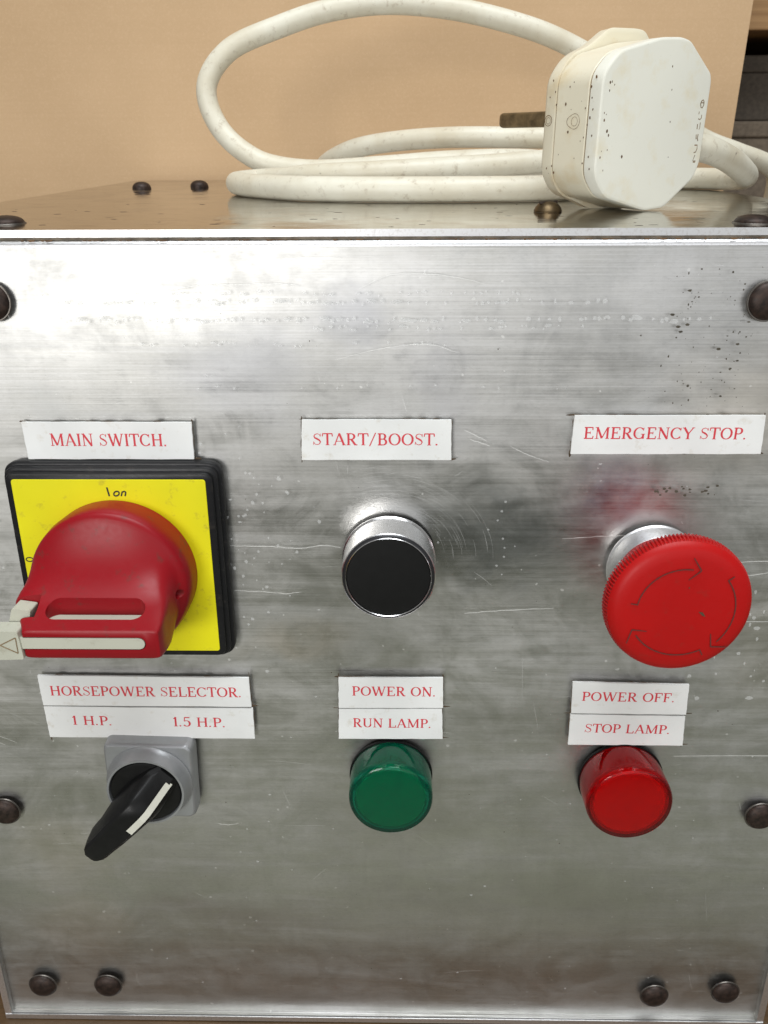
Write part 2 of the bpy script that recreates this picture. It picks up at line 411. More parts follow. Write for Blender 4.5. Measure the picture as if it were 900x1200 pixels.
# ------------------------------------------------------------------ engraved lettering (serif capitals drawn stroke by stroke)
TH, TN = 0.165, 0.085
def sf(x, y, h=0.15): return ('l', x - h, y, x + h, y, 0.05)
B0, B1 = 0.025, 0.975
G = {
 'I': (0.42, [('l', .21, 0, .21, 1, TH), sf(.21, B0), sf(.21, B1)]),
 'H': (1.0, [('l', .21, 0, .21, 1, TH), ('l', .79, 0, .79, 1, TH), ('l', .21, .52, .79, .52, TN), sf(.21, B0), sf(.21, B1), sf(.79, B0), sf(.79, B1)]),
 'L': (0.80, [('l', .21, 0, .21, 1, TH), sf(.21, B1), ('l', .06, .03, .70, .03, TN), ('l', .70, .0, .73, .27, TN)]),
 'E': (0.84, [('l', .21, 0, .21, 1, TH), ('l', .06, .03, .72, .03, TN), ('l', .06, .97, .68, .97, TN), ('l', .21, .52, .52, .52, TN), ('l', .52, .40, .52, .64, .05), ('l', .68, 1, .70, .76, TN), ('l', .72, 0, .75, .25, TN)]),
 'F': (0.78, [('l', .21, 0, .21, 1, TH), sf(.21, B0), ('l', .06, .97, .68, .97, TN), ('l', .21, .52, .52, .52, TN), ('l', .52, .40, .52, .64, .05), ('l', .68, 1, .70, .74, TN)]),
 'T': (0.84, [('l', .42, 0, .42, 1, TH), sf(.42, B0), ('l', .06, .97, .78, .97, TN), ('l', .07, 1, .04, .74, TN), ('l', .77, 1, .80, .74, TN)]),
 'P': (0.78, [('l', .21, 0, .21, 1, TH), sf(.21, B0), ('l', .06, .97, .42, .97, TN), ('l', .21, .47, .42, .47, TN), ('a', .42, .72, .24, .25, -90, 90)]),
 'R': (0.90, [('l', .21, 0, .21, 1, TH), sf(.21, B0), ('l', .06, .97, .42, .97, TN), ('l', .21, .50, .42, .50, TN), ('a', .42, .735, .23, .235, -90, 90), ('l', .42, .50, .72, .03, TH), ('l', .70, .03, .88, .03, TN)]),
 'B': (0.84, [('l', .21, 0, .21, 1, TH), ('l', .06, .97, .42, .97, TN), ('l', .06, .03, .44, .03, TN), ('l', .21, .52, .44, .52, TN), ('a', .42, .745, .20, .225, -90, 90), ('a', .44, .275, .25, .245, -90, 90)]),
 'N': (1.0, [('l', .20, 0, .20, 1, TN), ('l', .80, 0, .80, 1, TN), ('l', .18, 1, .80, 0, TH), sf(.20, B0), sf(.80, B1), ('l', .04, B1, .22, B1, .05)]),
 'M': (1.22, [('l', .20, 0, .20, 1, TN), ('l', 1.0, 0, 1.0, 1, TH), ('l', .20, 1, .59, .05, TH), ('l', .59, .05, .98, 1, TN), sf(.20, B0), sf(1.0, B0), ('l', .05, B1, .22, B1, .05), ('l', 1.0, B1, 1.15, B1, .05)]),
 'A': (0.96, [('l', .12, 0, .47, 1, TN), ('l', .47, 1, .83, 0, TH), ('l', .24, .33, .71, .33, .055), sf(.12, B0, .12), sf(.83, B0, .14)]),
 'W': (1.34, [('l', .14, 1, .42, 0, TH), ('l', .42, 0, .68, .95, TN), ('l', .66, 1, .93, 0, TH), ('l', .93, 0, 1.20, 1, TN), sf(.14, B1, .13), sf(.66, B1, .12), sf(1.20, B1, .12)]),
 'Y': (0.92, [('l', .12, 1, .46, .45, TH), ('l', .82, 1, .47, .45, TN), ('l', .46, 0, .46, .48, TH), sf(.46, B0), sf(.12, B1, .13), sf(.82, B1, .12)]),
 'U': (0.96, [('l', .21, .32, .21, 1, TH), ('l', .77, .32, .77, 1, TN), ('a', .49, .32, .28, .29, 180, 360), sf(.21, B1), sf(.77, B1, .13)]),
 'C': (0.92, [('a', .48, .5, .38, .47, 42, 318), ('l', .78, .70, .80, .97, .05), ('l', .78, .28, .80, .06, .04)]),
 'G': (1.0, [('a', .48, .5, .38, .47, 42, 315), ('l', .78, .70, .80, .97, .05), ('l', .78, .02, .78, .42, TH), ('l', .60, .42, .92, .42, .05)]),
 'O': (0.98, [('a', .49, .5, .38, .47, 0, 360)]),
 'S': (0.72, [('p', [(.60, .76), (.54, .90), (.38, .965), (.20, .90), (.13, .75), (.19, .62), (.36, .53), (.52, .42), (.61, .28), (.54, .11), (.36, .035), (.18, .10), (.10, .27)],
              [.05, .05, .055, .07, .09, .12, .135, .13, .10, .07, .055, .05, .05]), ('l', .60, .72, .62, .97, .045), ('l', .10, .30, .08, .03, .045)]),
 '/': (0.62, [('l', .06, -.08, .52, 1.05, TN)]),
 '.': (0.34, [('l', .13, 0, .13, .13, .14)]),
 '1': (0.48, [('l', .24, 0, .24, 1, TH), sf(.24, B0), ('l', .08, .80, .24, .97, TN)]),
 '5': (0.70, [('l', .16, .97, .58, .97, .10), ('l', .18, .97, .14, .55, TN), ('a', .32, .33, .26, .30, -150, 118)]),
 ' ': (0.42, []),
 'o': (0.78, [('a', .36, .36, .28, .33, 0, 360)]), 'n': (0.70, [('l', .14, 0, .14, .68, .10), ('a', .34, .42, .20, .25, 0, 180), ('l', .54, 0, .54, .44, .10)]),
 'Q': (0.95, [('a', .46, .40, .38, .38, 0, 360)]), '|': (0.3, [('l', .1, 1, .18, 0, .12)]),
}
def stroke_strip(pts, ws, z):
    v = []; n = len(pts)
    for i, p in enumerate(pts):
        a, b = pts[max(i - 1, 0)], pts[min(i + 1, n - 1)]
        d = Vector((b[0] - a[0], b[1] - a[1])).normalized(); q = Vector((-d.y, d.x)) * ws[i] / 2
        v += [(p[0] + q.x, p[1] + q.y, z), (p[0] - q.x, p[1] - q.y, z)]
    return v, [(2 * i, 2 * i + 1, 2 * i + 3, 2 * i + 2) for i in range(n - 1)]
def text_mesh(txt, x0, s0, x1, s1, cap, z, mono=None, slant=0.0):
    """lettering from baseline point (x0,s0) to (x1,s1) on the panel, cap height in mm"""
    adv = sum(G[c][0] for c in txt); last = 0.12
    cap *= 0.93
    L = math.hypot(x1 - x0, s1 - s0); sx = L / (adv - last); ang = math.atan2(-(s1 - s0), x1 - x0)
    parts = []; pen = -0.06; k = 0
    for c in txt:
        a, st = G[c]
        for q in st:
            k += 1; zz = z + 0.0025 * (k % 5)
            if q[0] == 'l':
                pts = [(q[1], q[2]), (q[3], q[4])]; w = [mono or q[5]] * 2
            elif q[0] == 'a':
                _, cx, cy, rx, ry, a0, a1 = q; m = 28 if abs(a1 - a0) > 200 else 16
                pts = []; w = []
                for i in range(m + 1):
                    t = math.radians(a0 + (a1 - a0) * i / m)
                    pts.append((cx + rx * math.cos(t), cy + ry * math.sin(t)))
                    w.append(mono or (0.062 + 0.11 * abs(math.cos(t)) ** 1.5))
            else:
                pts, w = q[1], [mono or x for x in q[2]]
            pts = [((p[0] + pen + slant * p[1]) * sx, p[1] * cap) for p in pts]
            parts.append(stroke_strip(pts, [x * (sx + cap) / 2 for x in w], zz))
        pen += a
    v, f = join(*parts); ca, sa = math.cos(ang), math.sin(ang)
    return [(x0 + x * ca - y * sa, -s0 + x * sa + y * ca, z_) for x, y, z_ in v], f

# ------------------------------------------------------------------ world frames
AL = math.radians(3.604)
n_ = Vector((0, -math.cos(AL), math.sin(AL))); up_ = Vector((0, math.sin(AL), math.cos(AL)))
MP = Matrix((Vector((1, 0, 0)), up_, n_)).transposed().to_4x4()      # panel frame: x right, y up the panel, z out of it
H = 305.0; W = 152.4; DEPTH = 303.0
base_z = -(H + 3) * math.cos(AL); front_y = -(H + 3) * math.sin(AL)
TABLE_Z = base_z - 0.6

# ------------------------------------------------------------------ the setting
obj('tabletop', box(-1400, 1400, -62, 900, TABLE_Z - 30, TABLE_Z), M['table'], Matrix.Identity(4), kind='structure')
obj('floor', box(-3000, 3000, -4000, 925, TABLE_Z - 820, TABLE_Z - 780), M['concrete'], Matrix.Identity(4), kind='structure')
obj('back_wall', box(-1400, 1400, 901, 925, TABLE_Z - 779, 1100), M['dark'], Matrix.Identity(4), kind='structure')

# ------------------------------------------------------------------ control box
WB = mm(0, 140, base_z)
cb = empty('control_box', WB, label='riveted aluminium control box with switches, push buttons and red engraved name plates', cat='control box')
PB = MP
obj('front_panel', loft([[(-W, -H, -2), (W, -H, -2), (W, -4.6, -2), (-W, -4.6, -2)],
                         [(-W, -H, 0), (W, -H, 0), (W, -4.6, 0), (-W, -4.6, 0)]], True, False), M['panel'], PB, cb, smooth=0)
# rolled top lip of the front panel
lip = []
for a in range(0, 91, 10):
    t = math.radians(a); lip.append((-4.6 + 2.2 * math.sin(t), -2.2 + 2.2 * math.cos(t)))
lipv = [[(x, y, z) for y, z in lip] for x in (-W, W)]
v = lipv[0] + lipv[1]; k = len(lip)
obj('rolled_edge', (v, [(i, i + 1, k + i + 1, k + i) for i in range(k - 1)]), M['edge'], PB, cb)
# dirt-filled gap strip under the top sheet, a thin second lip within it
obj('seam_gap', box(-W, W, -2.75, -2.05, -5, -0.75), M['seam'], PB, cb)
# top sheet: front edge shows as a bright strip
ys = DEPTH
tp = box(-W - 2.8, W + 2.8, 0.0, ys, -2.0, 0.0)
topme = obj('top_panel', tp, M['top'], Matrix.Identity(4), cb, smooth=0)
topme.data.materials.append(M['edge'])
for p in topme.data.polygons:
    if abs(p.normal.z) < 0.5: p.material_index = 1
obj('side_panel', prism([(-1.6, 0.4), (ys, 0.4), (ys, base_z + 2.6), (front_y - 0.3, base_z + 2.6)][::-1], 0, 2.7), M['edge'],
    Matrix(((0, 0, 1, -(W + 2.8) * MM), (1, 0, 0, 0), (0, 1, 0, -2.4 * MM), (0, 0, 0, 1))), cb, smooth=0)
obj('side_panel', prism([(-1.6, 0.4), (ys, 0.4), (ys, base_z + 2.6), (front_y - 0.3, base_z + 2.6)][::-1], 0, 2.7), M['edge'],
    Matrix(((0, 0, 1, (W + 0.1) * MM), (1, 0, 0, 0), (0, 1, 0, -2.4 * MM), (0, 0, 0, 1))), cb, smooth=0)
obj('base_panel', box(-W - 2.8, W + 2.8, front_y - 0.4, ys, base_z, base_z + 2.6), M['edge'], Matrix.Identity(4), cb, smooth=0)
obj('back_panel', box(-W, W, ys - 2.4, ys - 0.4, base_z + 2.8, -2.2), M['top'], Matrix.Identity(4), cb, smooth=0)

# rivets
def rivet_prof(r, h): 
    p = [(r * 1.0, -0.2), (r * 1.0, 0.25)]
    for i in range(1, 8):
        t = i / 8 * math.pi / 2; p.append((r * math.cos(t) ** 0.85, 0.25 + h * math.sin(t)))
    p.append((0.25, h + 0.25)); return p
rv = mesh('rivet', lathe(rivet_prof(5.3, 2.1), 40), M['rivet'], 40)
rv2 = mesh('rivet_small', lathe(rivet_prof(4.7, 3.2), 36), M['rivet'], 40)
ring = mesh('rivet_rim', lathe([(5.75, -0.1), (5.75, 0.12), (5.6, 0.3), (5.2, 0.3), (5.2, -0.1)], 40), M['rim'], 40)
def rivet(me, world, rim=True):
    o = bpy.data.objects.new('rivet', me); reg(o, world, cb)
    if rim:
        q = bpy.data.objects.new('rim', ring); reg(q, world, o)
for x, s in ((-110, 19.3), (110, 19.6), (-137.5, 201.2), (137.4, 200.8), (-137.2, 289.3), (-110.6, 289), (109.6, 291.4), (137.6, 289)):
    rivet(rv, MP @ mm(x, -s, 0) @ Matrix.Rotation(rnd.random() * 6, 4, 'Z'))
for x, y, me in ((-111, 19.5, rv), (108, 12.5, rv), (-124.4, 208, rv2), (-98, 222, rv2), (98, 222, rv2), (124.4, 208, rv2)):
    rivet(me, mm(x, y, 0) @ Matrix.Rotation(rnd.random() * 6, 4, 'Z'), me is rv)
sc = obj('screw', lathe([(4.6, -0.1), (4.7, 0.4), (4.2, 1.5), (3.1, 2.6), (1.6, 3.2), (0.2, 3.3)], 36), M['brass2'], mm(56.5, 56, 0), cb, label='dull brass domed screw')
obj('slot', box(-3.6, 3.6, -0.5, 0.5, 2.6, 3.36), M['inner'], mm(56.5, 56, 0) @ Matrix.Rotation(0.5, 4, 'Z'), sc)

# name plates: quads (TL, TR, BR, BL) in panel mm, text runs (text, x0, s0, x1, s1, cap)
PL = [
 ([(-106.9, 54.4), (-55.6, 54.5), (-55.8, 66.0), (-106.5, 66.0)], [('MAIN SWITCH.', -98.9, 61.8, -63.6, 61.9, 4.15)], 'plate reading MAIN SWITCH.'),
 ([(-22.5, 53.7), (22.1, 53.7), (22.4, 66.2), (-23.0, 66.2)], [('START/BOOST.', -19.3, 61.5, 18.4, 61.6, 3.95)], 'plate reading START/BOOST.'),
 ([(58.6, 52.4), (114.7, 52.4), (115.1, 64.2), (58.2, 64.3)], [('EMERGENCY STOP.', 61.8, 59.5, 110.0, 59.7, 3.85)], 'plate reading EMERGENCY STOP.'),
 ([(-116.0, 142.8), (-44.1, 143.4), (-43.9, 154.9), (-115.8, 154.7)], [('HORSEPOWER SELECTOR.', -112.5, 150.7, -47.0, 151.0, 4.1)], 'plate reading HORSEPOWER SELECTOR.'),
 ([(-115.8, 155.2), (-43.5, 155.6), (-43.5, 168.0), (-115.4, 167.8)], [('1 H.P.', -106.5, 162.6, -92.9, 162.8, 4.0), ('1.5 H.P.', -71.4, 163.0, -53.4, 163.3, 4.1)], 'plate reading 1 H.P. and 1.5 H.P.'),
 ([(-13.7, 143.2), (21.6, 143.0), (21.8, 154.9), (-13.9, 155.1)], [('POWER ON.', -9.1, 150.1, 19.2, 150.3, 3.95)], 'plate reading POWER ON.'),
 ([(-13.9, 155.6), (21.5, 155.3), (22.0, 167.6), (-14.2, 167.8)], [('RUN LAMP.', -9.0, 162.9, 17.9, 163.1, 3.9)], 'plate reading RUN LAMP.'),
 ([(65.3, 144.4), (104.4, 145.2), (104.8, 157.1), (65.7, 156.7)], [('POWER OFF.', 68.9, 151.7, 100.2, 152.1, 3.8)], 'plate reading POWER OFF.'),
 ([(65.5, 157.2), (104.6, 157.7), (105.2, 169.8), (65.6, 169.7)], [('STOP LAMP.', 70.9, 164.5, 100.1, 165.0, 3.8)], 'plate reading STOP LAMP.'),
]
grime = []
for quad, runs, lab in PL:
    P = [(x, -s) for x, s in quad]; R = []
    for i in range(4):                                   # hand-cut edges: slightly uneven
        a, b = P[i], P[(i + 1) % 4]; m = 10
        for k in range(m):
            t = k / m; j = 0 if k == 0 else rnd.uniform(-0.07, 0.07)
            R.append((a[0] + (b[0] - a[0]) * t + (j if i % 2 else 0), a[1] + (b[1] - a[1]) * t + (0 if i % 2 else j)))
            if rnd.random() < 0.75:                      # grime caught along the edge
                L = rnd.uniform(0.6, 3.2); w = rnd.uniform(0.12, 0.5); c = (a[0] + (b[0] - a[0]) * t, a[1] + (b[1] - a[1]) * t)
                o = 1 if i == 0 else -1 if i == 2 else 0; ox = 1 if i == 3 else 0
                pts = []
                for q in range(9):
                    an = q / 9 * 2 * math.pi; rr = rnd.uniform(0.6, 1)
                    dx, dy = (L, w) if i % 2 == 0 else (w, L)
                    pts.append((c[0] + dx * rr * math.cos(an), c[1] + dy * rr * math.sin(an), 0.03 + 0.002 * (len(grime) % 9)))
                grime.append((pts, [tuple(range(9))]))
    o = obj('name_plate', prism(R, 0.05, 0.85), M['white'], MP, cb, smooth=0, bev=0.0, label='white engraved ' + lab)
    for t, *a in runs: obj('engraving', text_mesh(t, *a, 0.87), M['ink'], MP, o, smooth=0)
obj('plate_grime', join(*grime), M['grime'], MP, cb, smooth=0, kind='stuff')

# ---- main switch
ms = empty('main_switch', MP @ mm(-80.7, -99.7, 0), cb, label='main switch with red lever on square yellow plate')
L0 = MP @ mm(-80.7, -99.7, 0)
sq = lambda h, r, ch=0: fillet([(-h, -h), (h, -h), (h, h), (-h, h)], r, 6)
def bevel_prism(poly, z0, z1, b):
    return loft([[(x, y, z0) for x, y in poly], [(x, y, z1 - b) for x, y in poly], [(x, y, z1 - b * 0.3) for x, y in inset(poly, b * 0.3)], [(x, y, z1) for x, y in inset(poly, b)]])
obj('base_plate', join(bevel_prism(sq(33.4, 5), 0, 2.9, 0.8), bevel_prism(sq(32.4, 4), 2.9, 5.0, 0.6), bevel_prism(sq(31.2, 3), 5.0, 7.1, 0.5)), M['black'], L0, ms)
obj('yellow_plate', bevel_prism(sq(29.3, 1.0), 6.5, 7.35, 0.15), M['yellow'], L0, ms, smooth=0)
obj('marking', join(text_mesh('|', -0.7, -24.1, 0.3, -24.1, 3.0, 7.42, slant=0), text_mesh('on', 1.1, -24.1, 5.0, -24.1, 2.4, 7.42, mono=0.17, slant=0.25),
                    text_mesh('Q', -28.8, -2.4, -26.4, -2.4, 1.9, 7.42, mono=0.14)), M['bink'], L0, ms, smooth=0, kind='stuff')
# the lever: lofted from a round hub to a flat finger grip
def sup(cx, cy, ax, ay, n, z, N=96):
    r = []
    for i in range(N):
        t = 2 * math.pi * i / N; c, s = math.cos(t), math.sin(t)
        r.append((cx + ax * math.copysign(abs(c) ** (2 / n), c), cy + ay * math.copysign(abs(s) ** (2 / n), s), z))
    return r
prof = [  # w, top, bottom, left, right, n    (offsets from hub centre; top/bottom measured downwards)
 (7.5, -22.8, 24.4, -23.0, 24.4, 2), (14.6, -23.3, 24.4, -23.2, 24.6, 2), (17.6, -22.9, 24.2, -23.1, 24.0, 2), (18.4, -22.3, 23.9, -22.9, 23.3, 2.05), (18.9, -21.2, 23.5, -22.8, 22.4, 2.1),
 (19.3, -19.8, 23.0, -22.8, 21.8, 2.2), (20.3, -16.0, 21.8, -22.9, 21.3, 2.4), (22.0, -11.2, 20.2, -23.2, 21.0, 2.8),
 (24.0, -7.2, 19.0, -23.6, 20.9, 3.4), (26.0, -4.4, 17.8, -23.9, 20.8, 4.5), (28.0, -2.2, 16.8, -23.9, 20.8, 6), (30.5, -0.2, 15.6, -22.6, 20.8, 8), (33.0, 1.1, 14.6, -21.0, 20.9, 10),
 (36.0, 2.3, 13.6, -19.2, 21.0, 12), (38.9, 3.3, 12.8, -17.7, 20.9, 16), (39.7, 3.6, 12.5, -17.4, 20.6, 16), (40.0, 4.1, 12.0, -17.0, 20.1, 16)]
rings = [sup((l + r) / 2, -(t + b) / 2, (r - l) / 2, (b - t) / 2, n, w) for w, t, b, l, r, n in prof]
lever = obj('lever', loft(rings), M['red'], L0, ms, smooth=38)
def cutter(vf, rot=None):
    o = bpy.data.objects.new('cut', mesh('cut', vf, M['red'], 30)); COL.objects.link(o)
    o.matrix_world = L0 if rot is None else L0 @ rot
    return o
def oblong(x0, x1, z0, z1, n=10):
    r = (z1 - z0) / 2; zc = (z0 + z1) / 2; p = []
    for i in range(n + 1):
        a = -math.pi / 2 + math.pi * i / n; p.append((x1 - r + r * math.cos(a), zc + r * math.sin(a)))
    for i in range(n + 1):
        a = math.pi / 2 + math.pi * i / n; p.append((x0 + r + r * math.cos(a), zc + r * math.sin(a)))
    return p
def along_y(poly, y0, y1):
    v, f = prism(poly, y0, y1); return [(x, z, w) for x, w, z in v], f
cuts = [cutter(along_y(oblong(-12.9, 15.4, 29.4, 36.0), -7.6, 30)),
        cutter(box(-40, -15.4, -9.6, 3.2, 28.6, 35.2)),
        cutter(prism([(x, y - 7.7) for x, y in oblong(-30, 17.0, -1.95, 1.95)], 38.6, 42)),
        cutter(lathe([(1.5, -8), (1.5, 8)], 20), mm(26.0, -2.5, 20) @ Matrix.Rotation(math.radians(90), 4, 'Y'))]
dg_mods = []
for i, c in enumerate(cuts):
    b = lever.modifiers.new('cut%d' % i, 'BOOLEAN'); b.operation = 'DIFFERENCE'; b.object = c; b.solver = 'EXACT'; dg_mods.append(b)
bpy.context.view_layer.update()
dg = bpy.context.evaluated_depsgraph_get()
newme = bpy.data.meshes.new_from_object(lever.evaluated_get(dg), depsgraph=dg)
lever.modifiers.clear(); lever.data = newme; newme.name = 'lever'
newme.shade_smooth(); newme.set_sharp_from_angle(angle=math.radians(38))
for c in cuts: bpy.data.objects.remove(c, do_unlink=True)
# pale grey padlock slide: front strip, end block with arrow, tongue, inner bar seen through the slot
obj('padlock_slide', join(prism([(x, y - 7.7) for x, y in oblong(-24, 16.7, -1.7, 1.7)], 38.7, 40.05),
                          prism(fillet([(-30.5, -12.9), (-17.6, -12.5), (-18.2, -3.7), (-30.5, -3.8)], 0.7), 35.0, 40.6),
                          prism(fillet([(-24.2, -7.5), (-18.2, -7.5), (-16.6, -0.6), (-21.8, 0.2)], 0.6), 29.0, 34.4),
                          box(-14, 16.3, -9.0, -4.3, 29.6, 35.7)), M['grey'], L0, ms, smooth=30)
tri = [(-23.6, -8.0), (-18.9, -5.6), (-18.9, -10.5)]
obj('arrow', join(*[stroke_strip([tri[i], tri[(i + 1) % 3]], [0.32, 0.32], 40.66 + 0.003 * i) for i in range(3)]), M['stain'], L0, ms, smooth=0)

# ---- START / BOOST button
L1 = MP @ mm(3.4, -99.6, 0)
st = empty('push_button', L1, cb, label='black push button in a silver collar, START/BOOST')
obj('collar', lathe([(14.9, 0.02), (14.9, 0.5), (14.5, 0.9), (14.4, 11.5), (14.35, 12.9), (14.1, 13.1), (13.8, 12.9), (13.8, 2)], 96), M['chrome'], L1, st)
obj('ring', lathe([(14.0, 3), (14.0, 13.05), (13.6, 13.5), (13.1, 13.7), (13.05, 12.6)], 96), M['dark_ring'], L1, st)  # rolled collar edge, its dark reflection painted in as colour
obj('bright_lip', lathe([(13.15, 12), (13.15, 13.75), (13.0, 13.95), (12.85, 13.75), (12.85, 12)], 96), M['chrome'], L1, st)
obj('cap', lathe([(12.8, 3), (12.8, 13.2), (12.6, 13.4), (11.5, 13.5), (0.3, 13.5)], 96), M['cap'], L1, st)

# ---- emergency stop
L2 = MP @ mm(87.1, -102.1, 0)
es = empty('emergency_stop', L2, cb, label='red mushroom emergency stop button with curved arrows')
obj('collar', lathe([(14.5, 0.02), (14.5, 0.4), (14.1, 0.8), (14.0, 7.6), (13.7, 8.2), (11.9, 8.3), (11.9, 3)], 96), M['satin'], L2, es)
hp = [(11.9, 6), (12.0, 9), (12.8, 13), (14.6, 17), (17.2, 20.2), (19.7, 21.4), (20.7, 22.0), (21.1, 22.6), (21.1, 25.2), (20.9, 26.0), (20.5, 26.9), (19.6, 27.9), (18.2, 28.5), (15.8, 28.85), (10, 29.05), (5, 29.1), (0.3, 29.1)]
obj('mushroom_head', lathe(hp, 480, ({5, 6, 7, 8, 9}, 0.6)), M['bred'], L2, es, smooth=50)
def arc_arrow(a0, a1, r, z, head=1, wgt=0.44):
    pts = []; m = 20
    for i in range(m + 1):
        a = math.radians(a0 + (a1 - a0) * i / m); pts.append((r * math.cos(a), r * math.sin(a)))
    out = [stroke_strip(pts, [wgt * (0.6 + 0.4 * abs(math.sin(i * 1.7))) for i in range(m + 1)], z)]
    e = Vector(pts[-1]); d = (e - Vector(pts[-2])).normalized(); q = Vector((-d.y, d.x)); tip = e + d * 2.2
    for sgn, L in ((1, 3.6), (-1, 3.2)):
        p = tip - d * 2.9 + q * sgn * L
        out.append(stroke_strip([tuple(tip), tuple(p)], [wgt, wgt * 0.6], z + 0.004 * (sgn + 2)))
    s = Vector(pts[0]); q0 = s.normalized()
    out.append(stroke_strip([tuple(s - q0 * 0.2), tuple(s + q0 * 2.0)], [wgt, wgt * 0.7], z + 0.013))
    return out
obj('arrow_engraving', join(*arc_arrow(172, 82, 12.8, 29.21), *arc_arrow(38, -42, 15.2, 29.08), *arc_arrow(-62, -146, 14.6, 29.1)), M['dink'], L2, es, smooth=0)
obj('chip', join(([(4.8, -0.4, 29.24), (6.0, -1.6, 29.24), (7.0, -2.0, 29.24), (6.1, -0.6, 29.24)], [(0, 1, 2, 3)]), ([(1.0, 7.2, 29.24), (1.4, 7.5, 29.24), (1.3, 6.8, 29.24)], [(0, 1, 2)])), M['grime'], L2, es, smooth=0)

# ---- selector
L3 = MP @ mm(-80.4, -182.6, 0) @ Matrix.Rotation(math.radians(-1.5), 4, 'Z')
se = empty('selector_switch', L3, cb, label='black rotary selector switch in square grey bezel')
def morph(z, h, r): return [(x, y, z) for x, y in fillet([(-h, -h), (h, -h), (h, h), (-h, h)], r, 8)]
obj('square_bezel', loft([morph(0, 15.6, 3.0), morph(4.6, 15.4, 3.0), morph(5.6, 15.0, 2.9), morph(6.0, 14.5, 2.8)]), M['cast'], L3, se)
obj('ring', lathe([(15.0, 5.8), (15.0, 6.6), (14.7, 6.9), (13.9, 8.4), (13.5, 11.0), (13.3, 11.6), (12.6, 11.6), (12.35, 10.6), (12.3, 6.0)], 80), M['cast'], L3, se)
obj('knob', lathe([(12.3, 5.5), (12.3, 10.6), (11.9, 11.2), (11.0, 11.4), (0.3, 11.4)], 80), M['knob'], L3, se)
ang = math.radians(46); RL = Matrix.Rotation(ang, 4, 'Z')
def sect(t, hw0, hw1, z0, z1):
    pass   # cross-section at distance t along the lever (x axis), trapezoid with rounded top
    return [(t, -hw0, z0), (t, -hw0 * 0.98, z0 + (z1 - z0) * 0.55), (t, -hw1, z1 - 0.7), (t, -hw1 * 0.8, z1), (t, hw1 * 0.8, z1), (t, hw1, z1 - 0.7), (t, hw0 * 0.98, z0 + (z1 - z0) * 0.55), (t, hw0, z0)]
secs = [sect(11.9, 4.2, 3.2, 11.0, 12.4), sect(9, 5.4, 4.0, 11.0, 14.2), (sect(4.0, 6.4, 4.4, 11.0, 20.0)), sect(2.2, 6.7, 4.5, 11.0, 21.8), sect(0, 6.8, 4.6, 11.0, 22.8), sect(-6, 6.6, 4.7, 11.2, 23.6),
        sect(-12, 5.6, 4.5, 12.0, 24.0), sect(-17, 4.7, 4.1, 14.0, 24.3), sect(-20, 4.6, 4.1, 15.0, 24.3), sect(-21.8, 4.4, 3.9, 15.4, 24.2), sect(-23.2, 3.8, 3.3, 15.8, 24.1), sect(-24.2, 2.9, 2.4, 16.3, 23.9), sect(-24.8, 1.5, 1.2, 17.0, 23.5)]
ol = obj('lever', loft(secs), M['knob'], L3 @ RL, se, smooth=35)
mk = [(10.6, 12.95, -2.6), (9.2, 14.2, -2.6), (4.05, 20.1, -2.6), (2.3, 21.9, -2.6), (0, 22.9, -2.6), (-3.5, 23.35, -2.6), (-6.3, 23.72, -2.6)]
mv = []; 
for t, z, y in mk: mv += [(t, y - 1.15, z + 0.12), (t, y + 1.15, z + 0.12)]
obj('pointer_line', (mv, [(2 * i, 2 * i + 1, 2 * i + 3, 2 * i + 2) for i in range(len(mk) - 1)]), M['mark'], L3 @ RL, se, smooth=0)

# ---- indicator lamps
def lamp(x, s, r, lm, dm, lab):
    hm = M['holder_g'] if 'green' in lab else M['holder_r']
    Lw = MP @ mm(x, -s, 0)
    e = empty('indicator_lamp', Lw, cb, label=lab)
    obj('gasket', lathe([(r + 0.3, 0.02), (r + 0.3, 0.9), (r - 1, 1.0)], 64), M['cap'], Lw, e)
    k = r / 14.4
    outer = [(14.2, 1.0), (14.4, 2), (14.4, 11.4), (14.25, 12.8), (13.8, 13.6), (13.1, 14.0), (11.6, 14.2), (8, 14.5), (4, 14.6), (0.002, 14.6)]
    inner = [(0.002, 13.2), (8, 13.1), (12.2, 12.8), (12.8, 12.0), (13.0, 10), (13.0, 1.0)]
    obj('lens', lathe([(a * k, b) for a, b in outer + inner], 96), lm, Lw, e)
    obj('diffuser', lathe([(12.1 * k, 10.0), (12.1 * k, 11.8), (11.7 * k, 12.4), (0.3, 12.4)], 72), dm, Lw, e)
    obj('holder', lathe([(12.9 * k, 0.6), (12.9 * k, 9.9), (0.3, 9.9)], 72), hm, Lw, e)
lamp(4.0, 183.4, 14.4, M['green_l'], M['green_d'], 'green domed indicator lamp under RUN LAMP plate')
lamp(85.2, 184.5, 14.7, M['red_l'], M['red_d'], 'red domed indicator lamp under STOP LAMP plate')

